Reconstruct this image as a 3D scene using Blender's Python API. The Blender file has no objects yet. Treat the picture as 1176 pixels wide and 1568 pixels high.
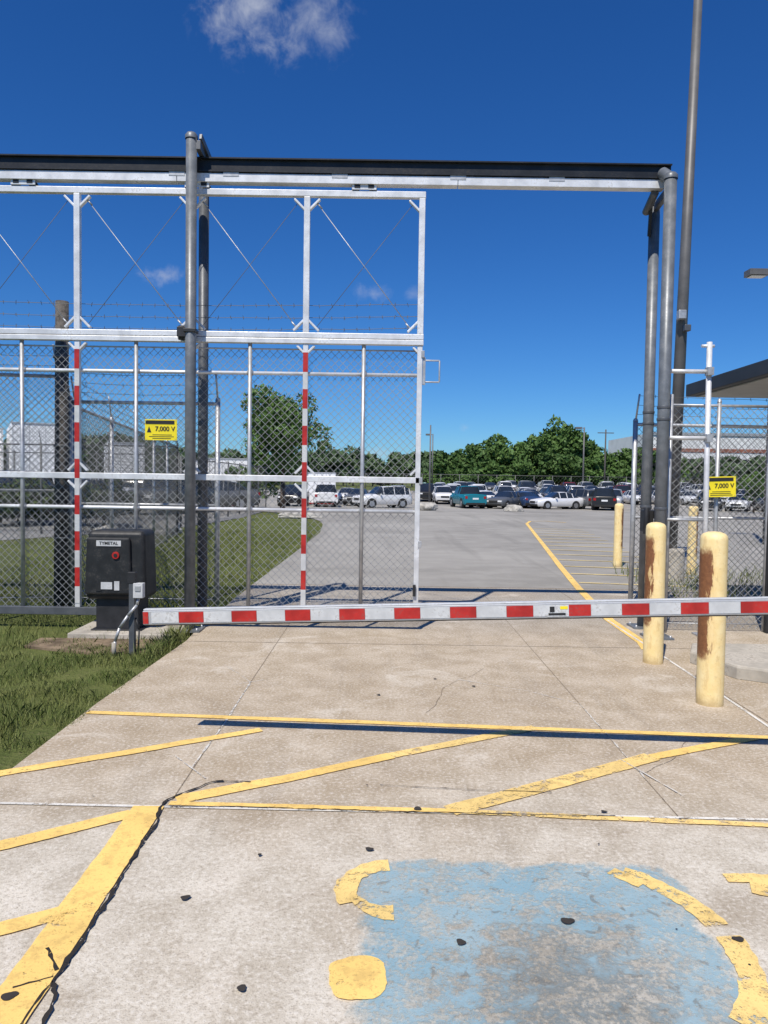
import bpy, math, random
import numpy as np
from mathutils import Vector, Matrix, noise as mnoise
random.seed(7); rng=np.random.default_rng(7)
scene=bpy.context.scene
COL=scene.collection

# ------------------------------------------------------------------ materials
def newmat(name):
    m=bpy.data.materials.new(name); m.use_nodes=True
    nt=m.node_tree; nt.nodes.clear()
    out=nt.nodes.new('ShaderNodeOutputMaterial')
    return m,nt,out
class NT:
    def __init__(s,nt): s.nt=nt
    def n(s,t,**k):
        nd=s.nt.nodes.new('ShaderNode'+t)
        for a,b in k.items(): setattr(nd,a,b)
        return nd
    def l(s,a,b): s.nt.links.new(a,b)
    def setin(s,sock,v):
        if hasattr(v,'links') or isinstance(v,bpy.types.NodeSocket): s.l(v,sock)
        else: sock.default_value=v
    def pos(s):
        return s.n('TexCoord').outputs['Object']
    def noise(s,vec,scale,detail=4,rough=.55,dist=0):
        nd=s.n('TexNoise'); s.l(vec,nd.inputs['Vector'])
        nd.inputs['Scale'].default_value=scale; nd.inputs['Detail'].default_value=detail
        nd.inputs['Roughness'].default_value=rough; nd.inputs['Distortion'].default_value=dist
        return nd.outputs['Fac']
    def math(s,op,a,b=0.0,c=None,clamp=False):
        nd=s.n('Math',operation=op); nd.use_clamp=clamp
        s.setin(nd.inputs[0],a); s.setin(nd.inputs[1],b)
        if c is not None: s.setin(nd.inputs[2],c)
        return nd.outputs[0]
    def ramp(s,f,lo,hi,a=0.0,b=1.0):
        nd=s.n('MapRange'); nd.interpolation_type='SMOOTHSTEP'
        s.l(f,nd.inputs[0]); nd.inputs[1].default_value=lo; nd.inputs[2].default_value=hi
        nd.inputs[3].default_value=a; nd.inputs[4].default_value=b
        return nd.outputs[0]
    def mix(s,f,a,b,bt='MIX'):
        nd=s.n('Mix'); nd.data_type='RGBA'; nd.blend_type=bt
        s.setin(nd.inputs[0],f)
        s.setin(nd.inputs[6],a if not isinstance(a,tuple) else (*a[:3],1))
        s.setin(nd.inputs[7],b if not isinstance(b,tuple) else (*b[:3],1))
        return nd.outputs[2]
    def bump(s,h,strength=.3,dist=.01):
        nd=s.n('Bump'); nd.inputs['Strength'].default_value=strength; nd.inputs['Distance'].default_value=dist
        s.l(h,nd.inputs['Height']); return nd.outputs[0]
    def xyz(s,v):
        nd=s.n('SeparateXYZ'); s.l(v,nd.inputs[0]); return nd.outputs
def bsdf(t,col,rough=.6,metal=0.0,spec=.5,normal=None):
    b=t.n('BsdfPrincipled')
    t.setin(b.inputs['Base Color'],(*col[:3],1) if isinstance(col,tuple) else col)
    t.setin(b.inputs['Roughness'],rough); b.inputs['Metallic'].default_value=metal
    b.inputs['Specular IOR Level'].default_value=spec
    if normal is not None: t.l(normal,b.inputs['Normal'])
    return b

def simple(name,col,rough=.5,metal=0.0,var=.15,scale=6.,dirt=None,dirtamt=.25,spec=.5,bump=.0):
    m,nt,out=newmat(name); t=NT(nt); p=t.pos()
    n1=t.noise(p,scale,3,.6)
    dk=tuple(c*(1-var*1.6) for c in col); lt=tuple(min(1,c*(1+var*.7)) for c in col)
    c=t.mix(t.ramp(n1,.3,.7),dk,lt)
    r=rough; nb=None
    if dirt or bump>0:
        n2=t.noise(p,scale*9,2,.6)
        if dirt: c=t.mix(t.math('MULTIPLY',t.ramp(t.math('MULTIPLY',n2,n1),.28,.42),dirtamt),c,dirt)
        r=t.math('ADD',t.math('MULTIPLY',n2,.25),rough-.12,clamp=True)
        if bump>0: nb=t.bump(n2,bump,.004)
    b=bsdf(t,c,r,metal,spec,nb); t.l(b.outputs[0],out.inputs[0]); return m

def m_concrete():
    m,nt,out=newmat('concrete'); t=NT(nt); p=t.pos(); x,y,z=t.xyz(p)
    big=t.noise(p,.55,4,.6,.3); mid=t.noise(p,3.2,5,.68,.2); fine=t.noise(p,52,3,.7); vf=t.noise(p,150,2,.6)
    near=t.mix(t.ramp(mid,.32,.68),(.49,.435,.345),(.645,.59,.49))
    brown=t.mix(t.ramp(mid,.32,.68),(.40,.32,.22),(.53,.445,.335))
    yb=t.math('ADD',y,t.math('MULTIPLY',t.math('SUBTRACT',big,.5),2.4))
    c=t.mix(t.ramp(yb,2.7,4.2),near,brown)
    grey=t.mix(t.ramp(mid,.3,.7),(.31,.275,.225),(.40,.365,.31))
    c=t.mix(t.ramp(yb,7.0,9.0),c,grey)
    c=t.mix(t.math('MULTIPLY',t.ramp(big,.45,.68),.45),c,(.38,.30,.205))
    st=t.noise(p,1.4,6,.68,.8)
    c=t.mix(t.math('MULTIPLY',t.ramp(st,.54,.68),.50),c,(.72,.655,.55))
    c=t.mix(t.math('MULTIPLY',t.ramp(st,.34,.46,1,0),.38),c,(.32,.255,.18))
    # tyre scuffs running through the lane
    mp=t.n('Mapping'); t.l(p,mp.inputs[0]); mp.inputs['Scale'].default_value=(3.2,.35,1)
    sc=t.noise(mp.outputs[0],1.3,5,.7); c=t.mix(t.math('MULTIPLY',t.ramp(sc,.53,.70),.30),c,(.26,.215,.16))
    # run-off staining beside the control joint
    jd=t.math('ABSOLUTE',t.math('SUBTRACT',y,t.math('ADD',3.40,t.math('MULTIPLY',x,-.015))))
    jf=t.math('ADD',jd,t.math('MULTIPLY',t.math('SUBTRACT',mid,.5),.35))
    c=t.mix(t.math('MULTIPLY',t.ramp(jf,.0,.20,1,0),.30),c,(.30,.235,.155))
    # exposed aggregate
    c=t.mix(t.math('MULTIPLY',t.ramp(fine,.52,.64),.40),c,(.80,.755,.67))
    c=t.mix(t.math('MULTIPLY',t.ramp(fine,.36,.48,1,0),.36),c,(.24,.19,.135))
    sp=t.ramp(vf,.58,.67); c=t.mix(t.math('MULTIPLY',sp,.50),c,(.17,.135,.10))
    v2=t.n('TexVoronoi'); t.l(p,v2.inputs['Vector']); v2.inputs['Scale'].default_value=5.5
    small=t.ramp(v2.outputs['Distance'],.02,.045,1,0)
    c=t.mix(t.math('MULTIPLY',small,.4),c,(.18,.145,.11))
    h=t.math('ADD',fine,t.math('MULTIPLY',vf,.6))
    b=bsdf(t,c,.88,0,.25,t.bump(h,.6,.0045)); t.l(b.outputs[0],out.inputs[0]); return m
def m_asphalt(name,col=(.17,.165,.155)):
    m,nt,out=newmat(name); t=NT(nt); p=t.pos()
    big=t.noise(p,.18,4,.6,.4); mid=t.noise(p,1.6,4,.6); fine=t.noise(p,45,2,.7)
    c=t.mix(t.ramp(big,.3,.7),tuple(k*.80 for k in col),tuple(k*1.18 for k in col))
    c=t.mix(t.math('MULTIPLY',t.ramp(mid,.4,.7),.4),c,tuple(k*1.3 for k in col))
    mp=t.n('Mapping'); t.l(p,mp.inputs[0]); mp.inputs['Scale'].default_value=(1.2,.08,1)
    sc=t.noise(mp.outputs[0],1.0,4,.65); c=t.mix(t.math('MULTIPLY',t.ramp(sc,.5,.7),.45),c,tuple(k*.64 for k in col))
    c=t.mix(t.math('MULTIPLY',t.ramp(fine,.55,.7),.4),c,(.38,.36,.33))
    b=bsdf(t,c,.9,0,.2,t.bump(fine,.4,.004)); t.l(b.outputs[0],out.inputs[0]); return m
def m_grass_ground():
    m,nt,out=newmat('grass_soil'); t=NT(nt); p=t.pos()
    big=t.noise(p,.12,4,.6); mid=t.noise(p,1.1,5,.7); fine=t.noise(p,25,3,.8)
    c=t.mix(t.ramp(mid,.3,.7),(.08,.105,.03),(.145,.165,.052))
    c=t.mix(t.math('MULTIPLY',t.ramp(fine,.5,.7),.6),c,(.20,.185,.085))
    c=t.mix(t.math('MULTIPLY',t.ramp(big,.5,.75),.4),c,(.20,.17,.095))
    b=bsdf(t,c,.95,0,.1,t.bump(t.math('ADD',fine,mid),.9,.04)); t.l(b.outputs[0],out.inputs[0]); return m
def m_paint(name,col,wear=.5,scale=7,dark=(.30,.20,.08)):
    m,nt,out=newmat(name); t=NT(nt); p=t.pos()
    n1=t.noise(p,scale,5,.68,.3); n2=t.noise(p,75,3,.75); n3=t.noise(p,2.2,2,.5); n4=t.noise(p,14,4,.7)
    c=t.mix(t.ramp(n3,.3,.7),tuple(k*.88 for k in col),tuple(min(1,k*1.08) for k in col))
    c=t.mix(t.math('MULTIPLY',t.ramp(n4,.48,.66),.30),c,dark)
    c=t.mix(t.math('MULTIPLY',t.ramp(n2,.55,.66),.40),c,dark)
    s=t.math('ADD',t.math('MULTIPLY',n1,.58),t.math('MULTIPLY',n2,.42))
    a=t.ramp(s,wear-.05,wear+.05)
    b=bsdf(t,c,.75,0,.25,t.bump(n2,.4,.003)); tr=t.n('BsdfTransparent'); mx=t.n('MixShader')
    t.l(a,mx.inputs[0]); t.l(tr.outputs[0],mx.inputs[1]); t.l(b.outputs[0],mx.inputs[2]); t.l(mx.outputs[0],out.inputs[0]); return m
def m_blue():
    m,nt,out=newmat('blue_pavement_paint'); t=NT(nt); p=t.pos(); x,y,z=t.xyz(p)
    n1=t.noise(p,4.5,5,.65,.3); n2=t.noise(p,60,3,.75); n3=t.noise(p,8,5,.7,.3); n4=t.noise(p,2.3,3,.6)
    dx=t.math('MINIMUM',t.math('SUBTRACT',x,-.06),t.math('SUBTRACT',1.16,x))
    dy=t.math('MINIMUM',t.math('SUBTRACT',y,1.45),t.math('SUBTRACT',2.96,y))
    d=t.math('MINIMUM',dx,dy)
    d=t.math('ADD',d,t.math('MULTIPLY',t.math('SUBTRACT',n1,.5),.26))
    edge=t.ramp(d,-.015,.05)
    wear=t.ramp(t.math('ADD',t.math('MULTIPLY',n3,.55),t.math('MULTIPLY',n2,.45)),.42,.56)
    a=t.math('MULTIPLY',t.math('MULTIPLY',edge,t.math('ADD',t.math('MULTIPLY',wear,.60),.28)),.82)
    c=t.mix(t.ramp(n4,.35,.7),(.26,.46,.56),(.38,.54,.60))
    cx=t.math('SUBTRACT',x,.62); cy=t.math('MULTIPLY',t.math('SUBTRACT',y,2.15),.8)
    r=t.math('SQRT',t.math('ADD',t.math('MULTIPLY',cx,cx),t.math('MULTIPLY',cy,cy)))
    dirt=t.ramp(t.math('ADD',r,t.math('MULTIPLY',t.math('SUBTRACT',n3,.5),1.3)),.12,.50,1,0)
    c=t.mix(t.math('MULTIPLY',dirt,.78),c,(.185,.185,.17))
    blot=t.ramp(t.noise(p,14,3,.6,.6),.60,.67); c=t.mix(t.math('MULTIPLY',blot,.6),c,(.15,.145,.13))
    c=t.mix(t.math('MULTIPLY',t.ramp(n2,.56,.68),.5),c,(.45,.42,.36))
    b=bsdf(t,c,.75,0,.3,t.bump(n2,.4,.003)); tr=t.n('BsdfTransparent'); mx=t.n('MixShader')
    t.l(a,mx.inputs[0]); t.l(tr.outputs[0],mx.inputs[1]); t.l(b.outputs[0],mx.inputs[2]); t.l(mx.outputs[0],out.inputs[0]); return m
def m_leaf(name,a,b_,c_,sc=.35):
    m,nt,out=newmat(name); t=NT(nt); p=t.pos()
    g=t.n('NewGeometry'); r=g.outputs['Random Per Island']
    n=t.noise(p,sc,3,.6)
    c=t.mix(t.ramp(n,.38,.62),a,b_); c=t.mix(t.math('MULTIPLY',r,.55),c,c_)
    d=bsdf(t,c,.6,0,.2); t.l(d.outputs[0],out.inputs[0]); return m
def m_bollard():
    m,nt,out=newmat('bollard_paint'); t=NT(nt); p=t.pos(); x,y,z=t.xyz(p)
    n1=t.noise(p,9,4,.7,.2); n2=t.noise(p,40,3,.7)
    mp=t.n('Mapping'); t.l(p,mp.inputs[0]); mp.inputs['Scale'].default_value=(14,14,3.0)
    st=t.noise(mp.outputs[0],1.6,5,.65)
    c=t.mix(t.ramp(n1,.3,.7),(.84,.64,.29),(.90,.74,.40))
    c=t.mix(t.math('MULTIPLY',t.ramp(n2,.56,.7),.25),c,(.45,.33,.16))
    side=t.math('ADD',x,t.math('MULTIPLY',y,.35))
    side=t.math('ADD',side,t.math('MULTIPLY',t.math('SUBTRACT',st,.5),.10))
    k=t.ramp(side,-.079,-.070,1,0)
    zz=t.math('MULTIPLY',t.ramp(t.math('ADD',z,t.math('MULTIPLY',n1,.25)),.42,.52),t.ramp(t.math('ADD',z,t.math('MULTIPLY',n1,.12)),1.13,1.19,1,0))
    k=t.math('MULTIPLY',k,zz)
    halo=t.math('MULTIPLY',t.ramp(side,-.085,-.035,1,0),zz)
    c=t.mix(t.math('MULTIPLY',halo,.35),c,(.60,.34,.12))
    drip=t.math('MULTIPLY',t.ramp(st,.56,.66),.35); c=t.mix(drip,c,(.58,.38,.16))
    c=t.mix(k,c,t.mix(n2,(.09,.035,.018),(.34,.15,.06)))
    lo=t.ramp(t.math('ADD',z,t.math('MULTIPLY',n1,.14)),.06,.16,1,0)
    c=t.mix(t.math('MULTIPLY',lo,.65),c,(.34,.24,.13))
    b=bsdf(t,c,.5,0,.35,t.bump(n2,.2,.003)); t.l(b.outputs[0],out.inputs[0]); return m

M={}
M['conc']=m_concrete()
M['conc2']=simple('kerb_concrete',(.48,.44,.37),.85,0,.18,4,(.16,.13,.10),.5,.2,.4)
M['asph']=m_asphalt('asphalt_road',(.315,.30,.268))
M['lot']=m_asphalt('asphalt_lot',(.215,.21,.195))
M['soil']=m_grass_ground()
M['yel']=m_paint('yellow_road_paint',(.90,.61,.19),.385)
M['yelw']=m_paint('yellow_road_paint_worn',(.88,.63,.23),.44,9)
M['yelf']=m_paint('yellow_road_paint_faded',(.76,.61,.30),.42,5)
M['whp']=m_paint('white_sealant',(.74,.71,.64),.44,9,(.35,.33,.3))
M['whw']=m_paint('white_mark_worn',(.72,.69,.62),.48,12,(.3,.28,.25))
M['blue']=m_blue()
M['tar']=m_paint('tar_crack',(.03,.027,.024),.40,14,(.05,.04,.03))
M['hair']=m_paint('hairline_crack',(.14,.11,.08),.46,14,(.08,.06,.04))
M['spot']=m_paint('oil_spot',(.05,.044,.038),.36,30,(.03,.025,.02))
M['dirt']=simple('joint_dirt',(.28,.225,.16),.95,0,.3,30)
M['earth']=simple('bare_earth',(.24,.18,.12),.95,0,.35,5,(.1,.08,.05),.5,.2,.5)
M['white']=simple('gate_aluminium',(.76,.77,.78),.42,.25,.14,5,(.40,.38,.35),.5,.5)
M['galv']=simple('galvanised_steel',(.50,.51,.52),.45,.5,.15,14,(.32,.3,.27),.35,.5)
M['wire']=simple('galvanised_wire',(.34,.35,.355),.5,.3,.1,10)
M['wired']=simple('weathered_wire',(.14,.142,.138),.6,.3,.1,10)
M['pole']=simple('grey_steel_paint',(.165,.18,.195),.42,.15,.14,9,(.28,.26,.24),.4,.5)
M['poled']=simple('dark_steel_paint',(.10,.108,.12),.45,.15,.12,9,(.18,.17,.15),.3,.5)
M['beam']=simple('dark_beam_paint',(.018,.020,.024),.45,.1,.2,5,(.06,.05,.04),.3,.4)
M['black']=simple('black_plastic',(.022,.023,.024),.5,0,.2,9,(.09,.08,.07),.4,.4)
M['blackm']=simple('black_metal',(.03,.03,.032),.5,.2,.2,9)
M['red']=simple('red_reflective_tape',(.46,.022,.018),.38,0,.18,9,(.2,.1,.08),.4,.5)
M['wtape']=simple('white_reflective_tape',(.58,.59,.59),.38,0,.10,9,(.33,.31,.28),.5,.5)
M['alu']=simple('boom_aluminium',(.50,.51,.52),.4,.35,.1,12,(.3,.28,.26),.4,.5)
M['signy']=simple('sign_yellow',(.87,.72,.02),.4,0,.05,8)
M['signk']=simple('sign_black',(.02,.02,.02),.5,0,.1,8)
M['wood']=simple('weathered_wood',(.125,.115,.105),.9,0,.35,16,(.05,.045,.04),.6,.1,.6)
M['lightpole']=simple('light_pole_paint',(.15,.145,.14),.5,.2,.12,3)
M['boll']=m_bollard()
M['bark']=simple('bark',(.10,.075,.055),.95,0,.3,6)
M['leaf']=m_leaf('tree_leaves',(.045,.10,.02),(.085,.165,.035),(.15,.235,.06),.8)
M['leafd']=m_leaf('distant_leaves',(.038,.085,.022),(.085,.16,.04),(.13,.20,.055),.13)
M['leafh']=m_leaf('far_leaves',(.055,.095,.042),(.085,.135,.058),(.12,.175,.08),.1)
M['shrub']=m_leaf('shrub_leaves',(.03,.055,.018),(.06,.09,.03),(.10,.13,.05),.8)
M['blade']=m_leaf('grass_blades',(.09,.14,.028),(.18,.21,.06),(.29,.285,.12),1.6)
M['canopy']=simple('canopy_fascia',(.035,.038,.042),.55,.1,.1,3)
M['soffit']=simple('canopy_soffit',(.42,.42,.40),.6,0,.06,3)
M['bwhite']=simple('building_cladding',(.72,.73,.72),.6,0,.06,.4)
M['bred']=simple('brick_band',(.30,.12,.08),.8,0,.15,1)
M['glass']=simple('window_glass',(.02,.025,.03),.12,0,.1,2,spec=.8)
M['tyre']=simple('tyre_rubber',(.02,.02,.02),.85,0,.1,4)
M['rim']=simple('wheel_rim',(.45,.45,.46),.35,.7,.1,4)
M['lampw']=simple('headlamp_lens',(.75,.76,.76),.15,0,.05,5)
M['lampr']=simple('tail_lamp',(.35,.01,.01),.25,0,.05,5)
M['rock']=simple('limestone_boulder',(.46,.44,.39),.9,0,.25,3,(.15,.14,.12),.5,.2,.5)
M['trailer']=simple('trailer_white',(.90,.90,.89),.5,.0,.03,.8)
for nm,c in dict(cwhite=(.80,.80,.79),cblack=(.02,.02,.022),cgrey=(.12,.125,.13),csilver=(.45,.46,.47),cteal=(.01,.19,.25),cnavy=(.03,.06,.14),cred=(.22,.03,.03)).items():
    M[nm]=simple('car_paint_'+nm[1:],c,.25,.15,.04,1,spec=.6)

# ------------------------------------------------------------------ mesh builder
class MB:
    def __init__(s): s.v=[];s.f=[];s.m=[];s.s=[];s.mats=[]
    def mi(s,k):
        if k not in s.mats: s.mats.append(k)
        return s.mats.index(k)
    def face(s,idx,k,sm=False): s.f.append(tuple(idx)); s.m.append(s.mi(k)); s.s.append(sm)
    def box(s,c,d,k,rz=0.,M_=None):
        b=len(s.v); hx,hy,hz=d[0]/2,d[1]/2,d[2]/2; cs,sn=math.cos(rz),math.sin(rz)
        for sx,sy,sz in ((-1,-1,-1),(1,-1,-1),(1,1,-1),(-1,1,-1),(-1,-1,1),(1,-1,1),(1,1,1),(-1,1,1)):
            x,y,z=sx*hx,sy*hy,sz*hz
            s.v.append((c[0]+x*cs-y*sn,c[1]+x*sn+y*cs,c[2]+z))
        for q in ((0,3,2,1),(4,5,6,7),(0,1,5,4),(1,2,6,5),(2,3,7,6),(3,0,4,7)): s.face([b+i for i in q],k)
    def tube(s,p,q,r1,k,r2=None,n=10,caps=True,sm=True):
        r2=r1 if r2 is None else r2
        p=Vector(p);q=Vector(q);d=(q-p)
        if d.length<1e-6: return
        d.normalize(); a=Vector((0,0,1)) if abs(d.z)<.9 else Vector((1,0,0))
        u=d.cross(a).normalized(); w=d.cross(u); b=len(s.v)
        for c,r in ((p,r1),(q,r2)):
            for i in range(n):
                t=2*math.pi*(i+.5)/n; o=c+(u*math.cos(t)+w*math.sin(t))*r; s.v.append(tuple(o))
        for i in range(n):
            j=(i+1)%n; s.face((b+i,b+j,b+n+j,b+n+i)[::-1],k,sm)
        if caps:
            s.face([b+i for i in range(n)],k); s.face([b+n+i for i in range(n)][::-1],k)
    def bar(s,p,q,w,h,k,up=(0,0,1)):
        p=Vector(p);q=Vector(q);d=(q-p).normalized();up=Vector(up)
        u=d.cross(up).normalized(); w2=u.cross(d).normalized(); b=len(s.v)
        for c in (p,q):
            for a,e in ((-1,-1),(1,-1),(1,1),(-1,1)): s.v.append(tuple(c+u*a*w/2+w2*e*h/2))
        for fq in ((0,1,2,3),(7,6,5,4),(0,4,5,1),(1,5,6,2),(2,6,7,3),(3,7,4,0)): s.face([b+i for i in fq],k)
    def path(s,pts,r,k,n=6):
        for a,b in zip(pts,pts[1:]): s.tube(a,b,r,k,n=n)
    def poly(s,pts,z,k):
        b=len(s.v)
        for p in pts: s.v.append((p[0],p[1],z if len(p)<3 else p[2]))
        s.face(range(b,b+len(pts)),k)
    def rev(s,prof,c,k,n=20):
        b=len(s.v)
        for r,z in prof:
            for i in range(n):
                t=2*math.pi*i/n; s.v.append((c[0]+r*math.cos(t),c[1]+r*math.sin(t),c[2]+z))
        for a in range(len(prof)-1):
            for i in range(n):
                j=(i+1)%n; s.face((b+a*n+i,b+a*n+j,b+(a+1)*n+j,b+(a+1)*n+i),k,True)
    def line(s,pts,w,z,k,w2=None,jag=0.,step=None,ej=0.):
        """flat strip on the ground following pts; ej = ragged hand-painted edge"""
        P=[Vector((p[0],p[1])) for p in pts]
        if ej and not step: step=.025
        if step:
            Q=[]
            for a,b in zip(P,P[1:]):
                n=max(1,int((b-a).length/step))
                for i in range(n): Q.append(a.lerp(b,i/n))
            Q.append(P[-1]); P=Q
        N=len(P); b0=len(s.v); w2=w if w2 is None else w2; sd=random.uniform(0,90)
        for i,p in enumerate(P):
            d=(P[min(i+1,N-1)]-P[max(i-1,0)]).normalized(); nn=Vector((-d.y,d.x))
            ww=w+(w2-w)*i/(N-1)
            off=nn*random.uniform(-jag,jag); ww*= (1 if jag==0 else random.uniform(.35,1.5))
            e1=e2=0
            if ej:
                e1=ej*(mnoise.noise(Vector((p.x*5,p.y*5,sd)))*1.6+mnoise.noise(Vector((p.x*32,p.y*32,sd)))); e2=ej*(mnoise.noise(Vector((p.x*5,p.y*5,sd+20)))*1.6+mnoise.noise(Vector((p.x*32,p.y*32,sd+9))))
            s.v.append((*(p+nn*(ww/2+e1)+off),z)); s.v.append((*(p-nn*(ww/2+e2)+off),z))
        for i in range(N-1): s.face((b0+2*i,b0+2*i+1,b0+2*i+3,b0+2*i+2),k)
    def chain(s,p0,p1,z0,z1,k,pitch=.075,r=.0021,off=.003,seg=.3):
        p0=Vector((p0[0],p0[1],0));p1=Vector((p1[0],p1[1],0)); W=(p1-p0).length;H=z1-z0;d=(p1-p0).normalized();nn=Vector((-d.y,d.x,0))
        def wire(P,Q):
            m=max(1,int((Q-P).length/seg)); prev=P
            for i in range(1,m+1):
                c=P.lerp(Q,i/m)
                s.tube(prev,c,r,k,n=4,caps=False); prev=c
        c=-H+pitch*.3
        while c<W:
            a=(max(c,0),max(-c,0)); b=(min(W,c+H),min(H,W-c))
            if b[0]-a[0]>.01:
                wire(p0+d*a[0]+Vector((0,0,z0+a[1]))+nn*off,p0+d*b[0]+Vector((0,0,z0+b[1]))+nn*off)
                wire(p0+d*a[0]+Vector((0,0,z1-a[1]))-nn*off,p0+d*b[0]+Vector((0,0,z1-b[1]))-nn*off)
            c+=pitch
    def barbed(s,p,q,k,sag=.03,r=.0026,step=.13):
        p=Vector(p);q=Vector(q);n=max(2,int((q-p).length/step)); prev=p
        for i in range(1,n+1):
            t=i/n; c=p.lerp(q,t)+Vector((0,0,-sag*4*t*(1-t)+random.uniform(-.004,.004)))
            s.tube(prev,c,r,k,n=4,caps=False)
            for _ in range(2):
                o=Vector((random.uniform(-.4,.4),random.uniform(-.5,.5),random.choice((-1,1))*random.uniform(.6,1))).normalized()*.024
                s.tube(c-o*.7,c+o,.0022,k,n=3,caps=False)
            prev=c
    def build(s,name,parent=None,bevel=0.,seg=2):
        me=bpy.data.meshes.new(name); me.from_pydata(s.v,[],s.f)
        for k in s.mats: me.materials.append(M[k])
        me.polygons.foreach_set('material_index',s.m); me.polygons.foreach_set('use_smooth',s.s); me.update()
        o=bpy.data.objects.new(name,me); COL.objects.link(o)
        if parent is not None: o.parent=parent
        if bevel>0:
            b=o.modifiers.new('bevel','BEVEL'); b.width=bevel; b.segments=seg; b.limit_method='ANGLE'; b.angle_limit=math.radians(50)
        return o
def empty(name,loc=(0,0,0)):
    o=bpy.data.objects.new(name,None); o.empty_display_size=.3; COL.objects.link(o); o.location=loc; return o
def text(name,body,size,loc,mat,parent,rot=(math.pi/2,0,0),extr=.0008):
    c=bpy.data.curves.new(name,'FONT'); c.body=body; c.size=size; c.align_x='CENTER'; c.align_y='CENTER'; c.extrude=extr; c.offset=size*.018
    c.materials.append(M[mat]); o=bpy.data.objects.new(name,c); COL.objects.link(o); o.location=loc; o.rotation_euler=rot; o.parent=parent; return o
def quads_mesh(name,V,nq,mats,parent=None,k=4):
    me=bpy.data.meshes.new(name); me.vertices.add(len(V)); me.vertices.foreach_set('co',V.astype(np.float32).ravel())
    me.loops.add(nq*k); me.loops.foreach_set('vertex_index',np.arange(nq*k,dtype=np.int32))
    me.polygons.add(nq); me.polygons.foreach_set('loop_start',np.arange(0,nq*k,k,dtype=np.int32)); me.polygons.foreach_set('loop_total',np.full(nq,k,dtype=np.int32))
    for m in mats: me.materials.append(M[m])
    me.update(calc_edges=True); me.validate()
    o=bpy.data.objects.new(name,me); COL.objects.link(o)
    if parent is not None: o.parent=parent
    return o

# ------------------------------------------------------------------ ground
def ss(a,b,v):
    t=min(1,max(0,(v-a)/(b-a))); return t*t*(3-2*t)
def gz(y):   # the car park lies in a shallow dip and climbs again behind
    return -.62*ss(37,62,y)+.80*ss(70,112,y)
def strip_sheet(mb,rows,zoff,k):
    b=len(mb.v)
    for y,a,c in rows:
        mb.v.append((a,y,gz(y)+zoff)); mb.v.append((c,y,gz(y)+zoff))
    for i in range(len(rows)-1): mb.face((b+2*i,b+2*i+1,b+2*i+3,b+2*i+2),k)
R=900
YS=[-60,0,20,36,40,44,48,52,56,60,64,70,76,82,88,94,100,106,112,130,200,400,R]
g=MB(); strip_sheet(g,[(y,-R,R) for y in YS],-.035,'soil'); g.build('ground')
def slab(mb,pts,z0,z1,k):
    b=len(mb.v);n=len(pts)
    for z in (z0,z1):
        for p in pts: mb.v.append((p[0],p[1],z))
    mb.face([b+n+i for i in range(n)],k)
    for i in range(n):
        j=(i+1)%n; mb.face((b+i,b+j,b+n+j,b+n+i),k)
g=MB()
slab(g,[(-1.96,-6),(9,-6),(9,10.9),(-1.93,10.9),(-1.90,7.5),(-1.87,7.0),(-1.95,5)],-.034,0,'conc')
g.build('concrete_driveway')
g=MB()
rows=[(10.9,-1.93,14),(16,-1.9,20),(22,-1.9,27),(26,-2.15,31),(28,-2.4,34),(31,-3.1,40),(34,-4,50),(36,-6,60)]
rows+=[(y,-70,110) for y in YS if 36<y<=112]
rows.insert(8,(36.5,-70,80))
strip_sheet(g,rows,-.004,'asph')
g.build('asphalt_road')
g=MB(); strip_sheet(g,[(16.5,-60,-10),(20,-60,-8.2),(24,-60,-6.4),(30,-60,-5.8),(36,-60,-5.9)],-.02,'lot'); g.build('parking_lot')

ZJ=.002; ZB=.0035; ZW=.0045; ZY=.0055; ZT=.0085; ZS=.0095
g=MB()
g.line([(-1.95,3.43),(9,3.27)],.010,ZJ,'dirt')
g.line([(1.40,3.35),(1.40,10.9)],.006,ZJ,'dirt')
g.line([(-1.0,3.5),(-1.0,10.9)],.006,ZJ,'dirt')
g.line([(-1.93,6.98),(9,6.98)],.008,ZJ,'dirt')
g.line([(2.55,3.4),(2.55,10.9)],.010,ZJ,'dirt')
g.line([(-1.93,10.9),(14,10.9)],.03,ZJ,'dirt')
g.build('slab_joint')
g=MB()
g.line([(-.80,3.72),(-.86,3.70),(-1.02,3.49),(-1.03,3.40),(-.995,3.25),(-1.005,3.05),(-.99,2.7),(-.985,2.4),(-1.0,2.0),(-.99,1.2)],.014,ZT,'tar',jag=.005,step=.03)
g.line([(-.80,3.72),(-.66,3.71)],.009,ZT,'tar',jag=.004,step=.03)
g.line([(-1.0,2.25),(-1.08,2.36)],.010,ZT,'tar',jag=.003,step=.02)
g.line([(-.99,2.2),(-.95,2.12),(-.94,2.0)],.011,ZT,'tar',jag=.004,step=.02)
g.line([(-1.0,2.22),(-1.1,2.17)],.008,ZT,'tar',jag=.003,step=.02)
g.line([(-1.02,3.42),(-.7,3.425),(.1,3.40),(1.1,3.385)],.006,ZT,'tar',jag=.004,step=.03)
g.line([(.0,3.70),(.45,3.66),(.86,3.64)],.005,ZT,'tar',jag=.003,step=.03)
def wander(p,ang,L_,w,k='hair'):
    pts=[p]; a=ang
    for i in range(int(L_/.05)):
        a+=random.uniform(-.3,.3); a=ang+(a-ang)*.8; pts.append((pts[-1][0]+.05*math.cos(a),pts[-1][1]+.05*math.sin(a)))
    g.line(pts,w,ZJ+.001,k)
for p,a,L_,w in (((1.40,3.9),.6,.8,.003),((.3,4.9),1.2,1.4,.003),((-.2,8.9),.4,2.0,.005)):
    wander(p,a,L_,w)
g.build('pavement_crack')
g=MB()
g.line([(-1.32,6.10),(-1.12,5.8),(-1.0,5.58)],.006,ZW,'whw',jag=.002,step=.05)
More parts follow.
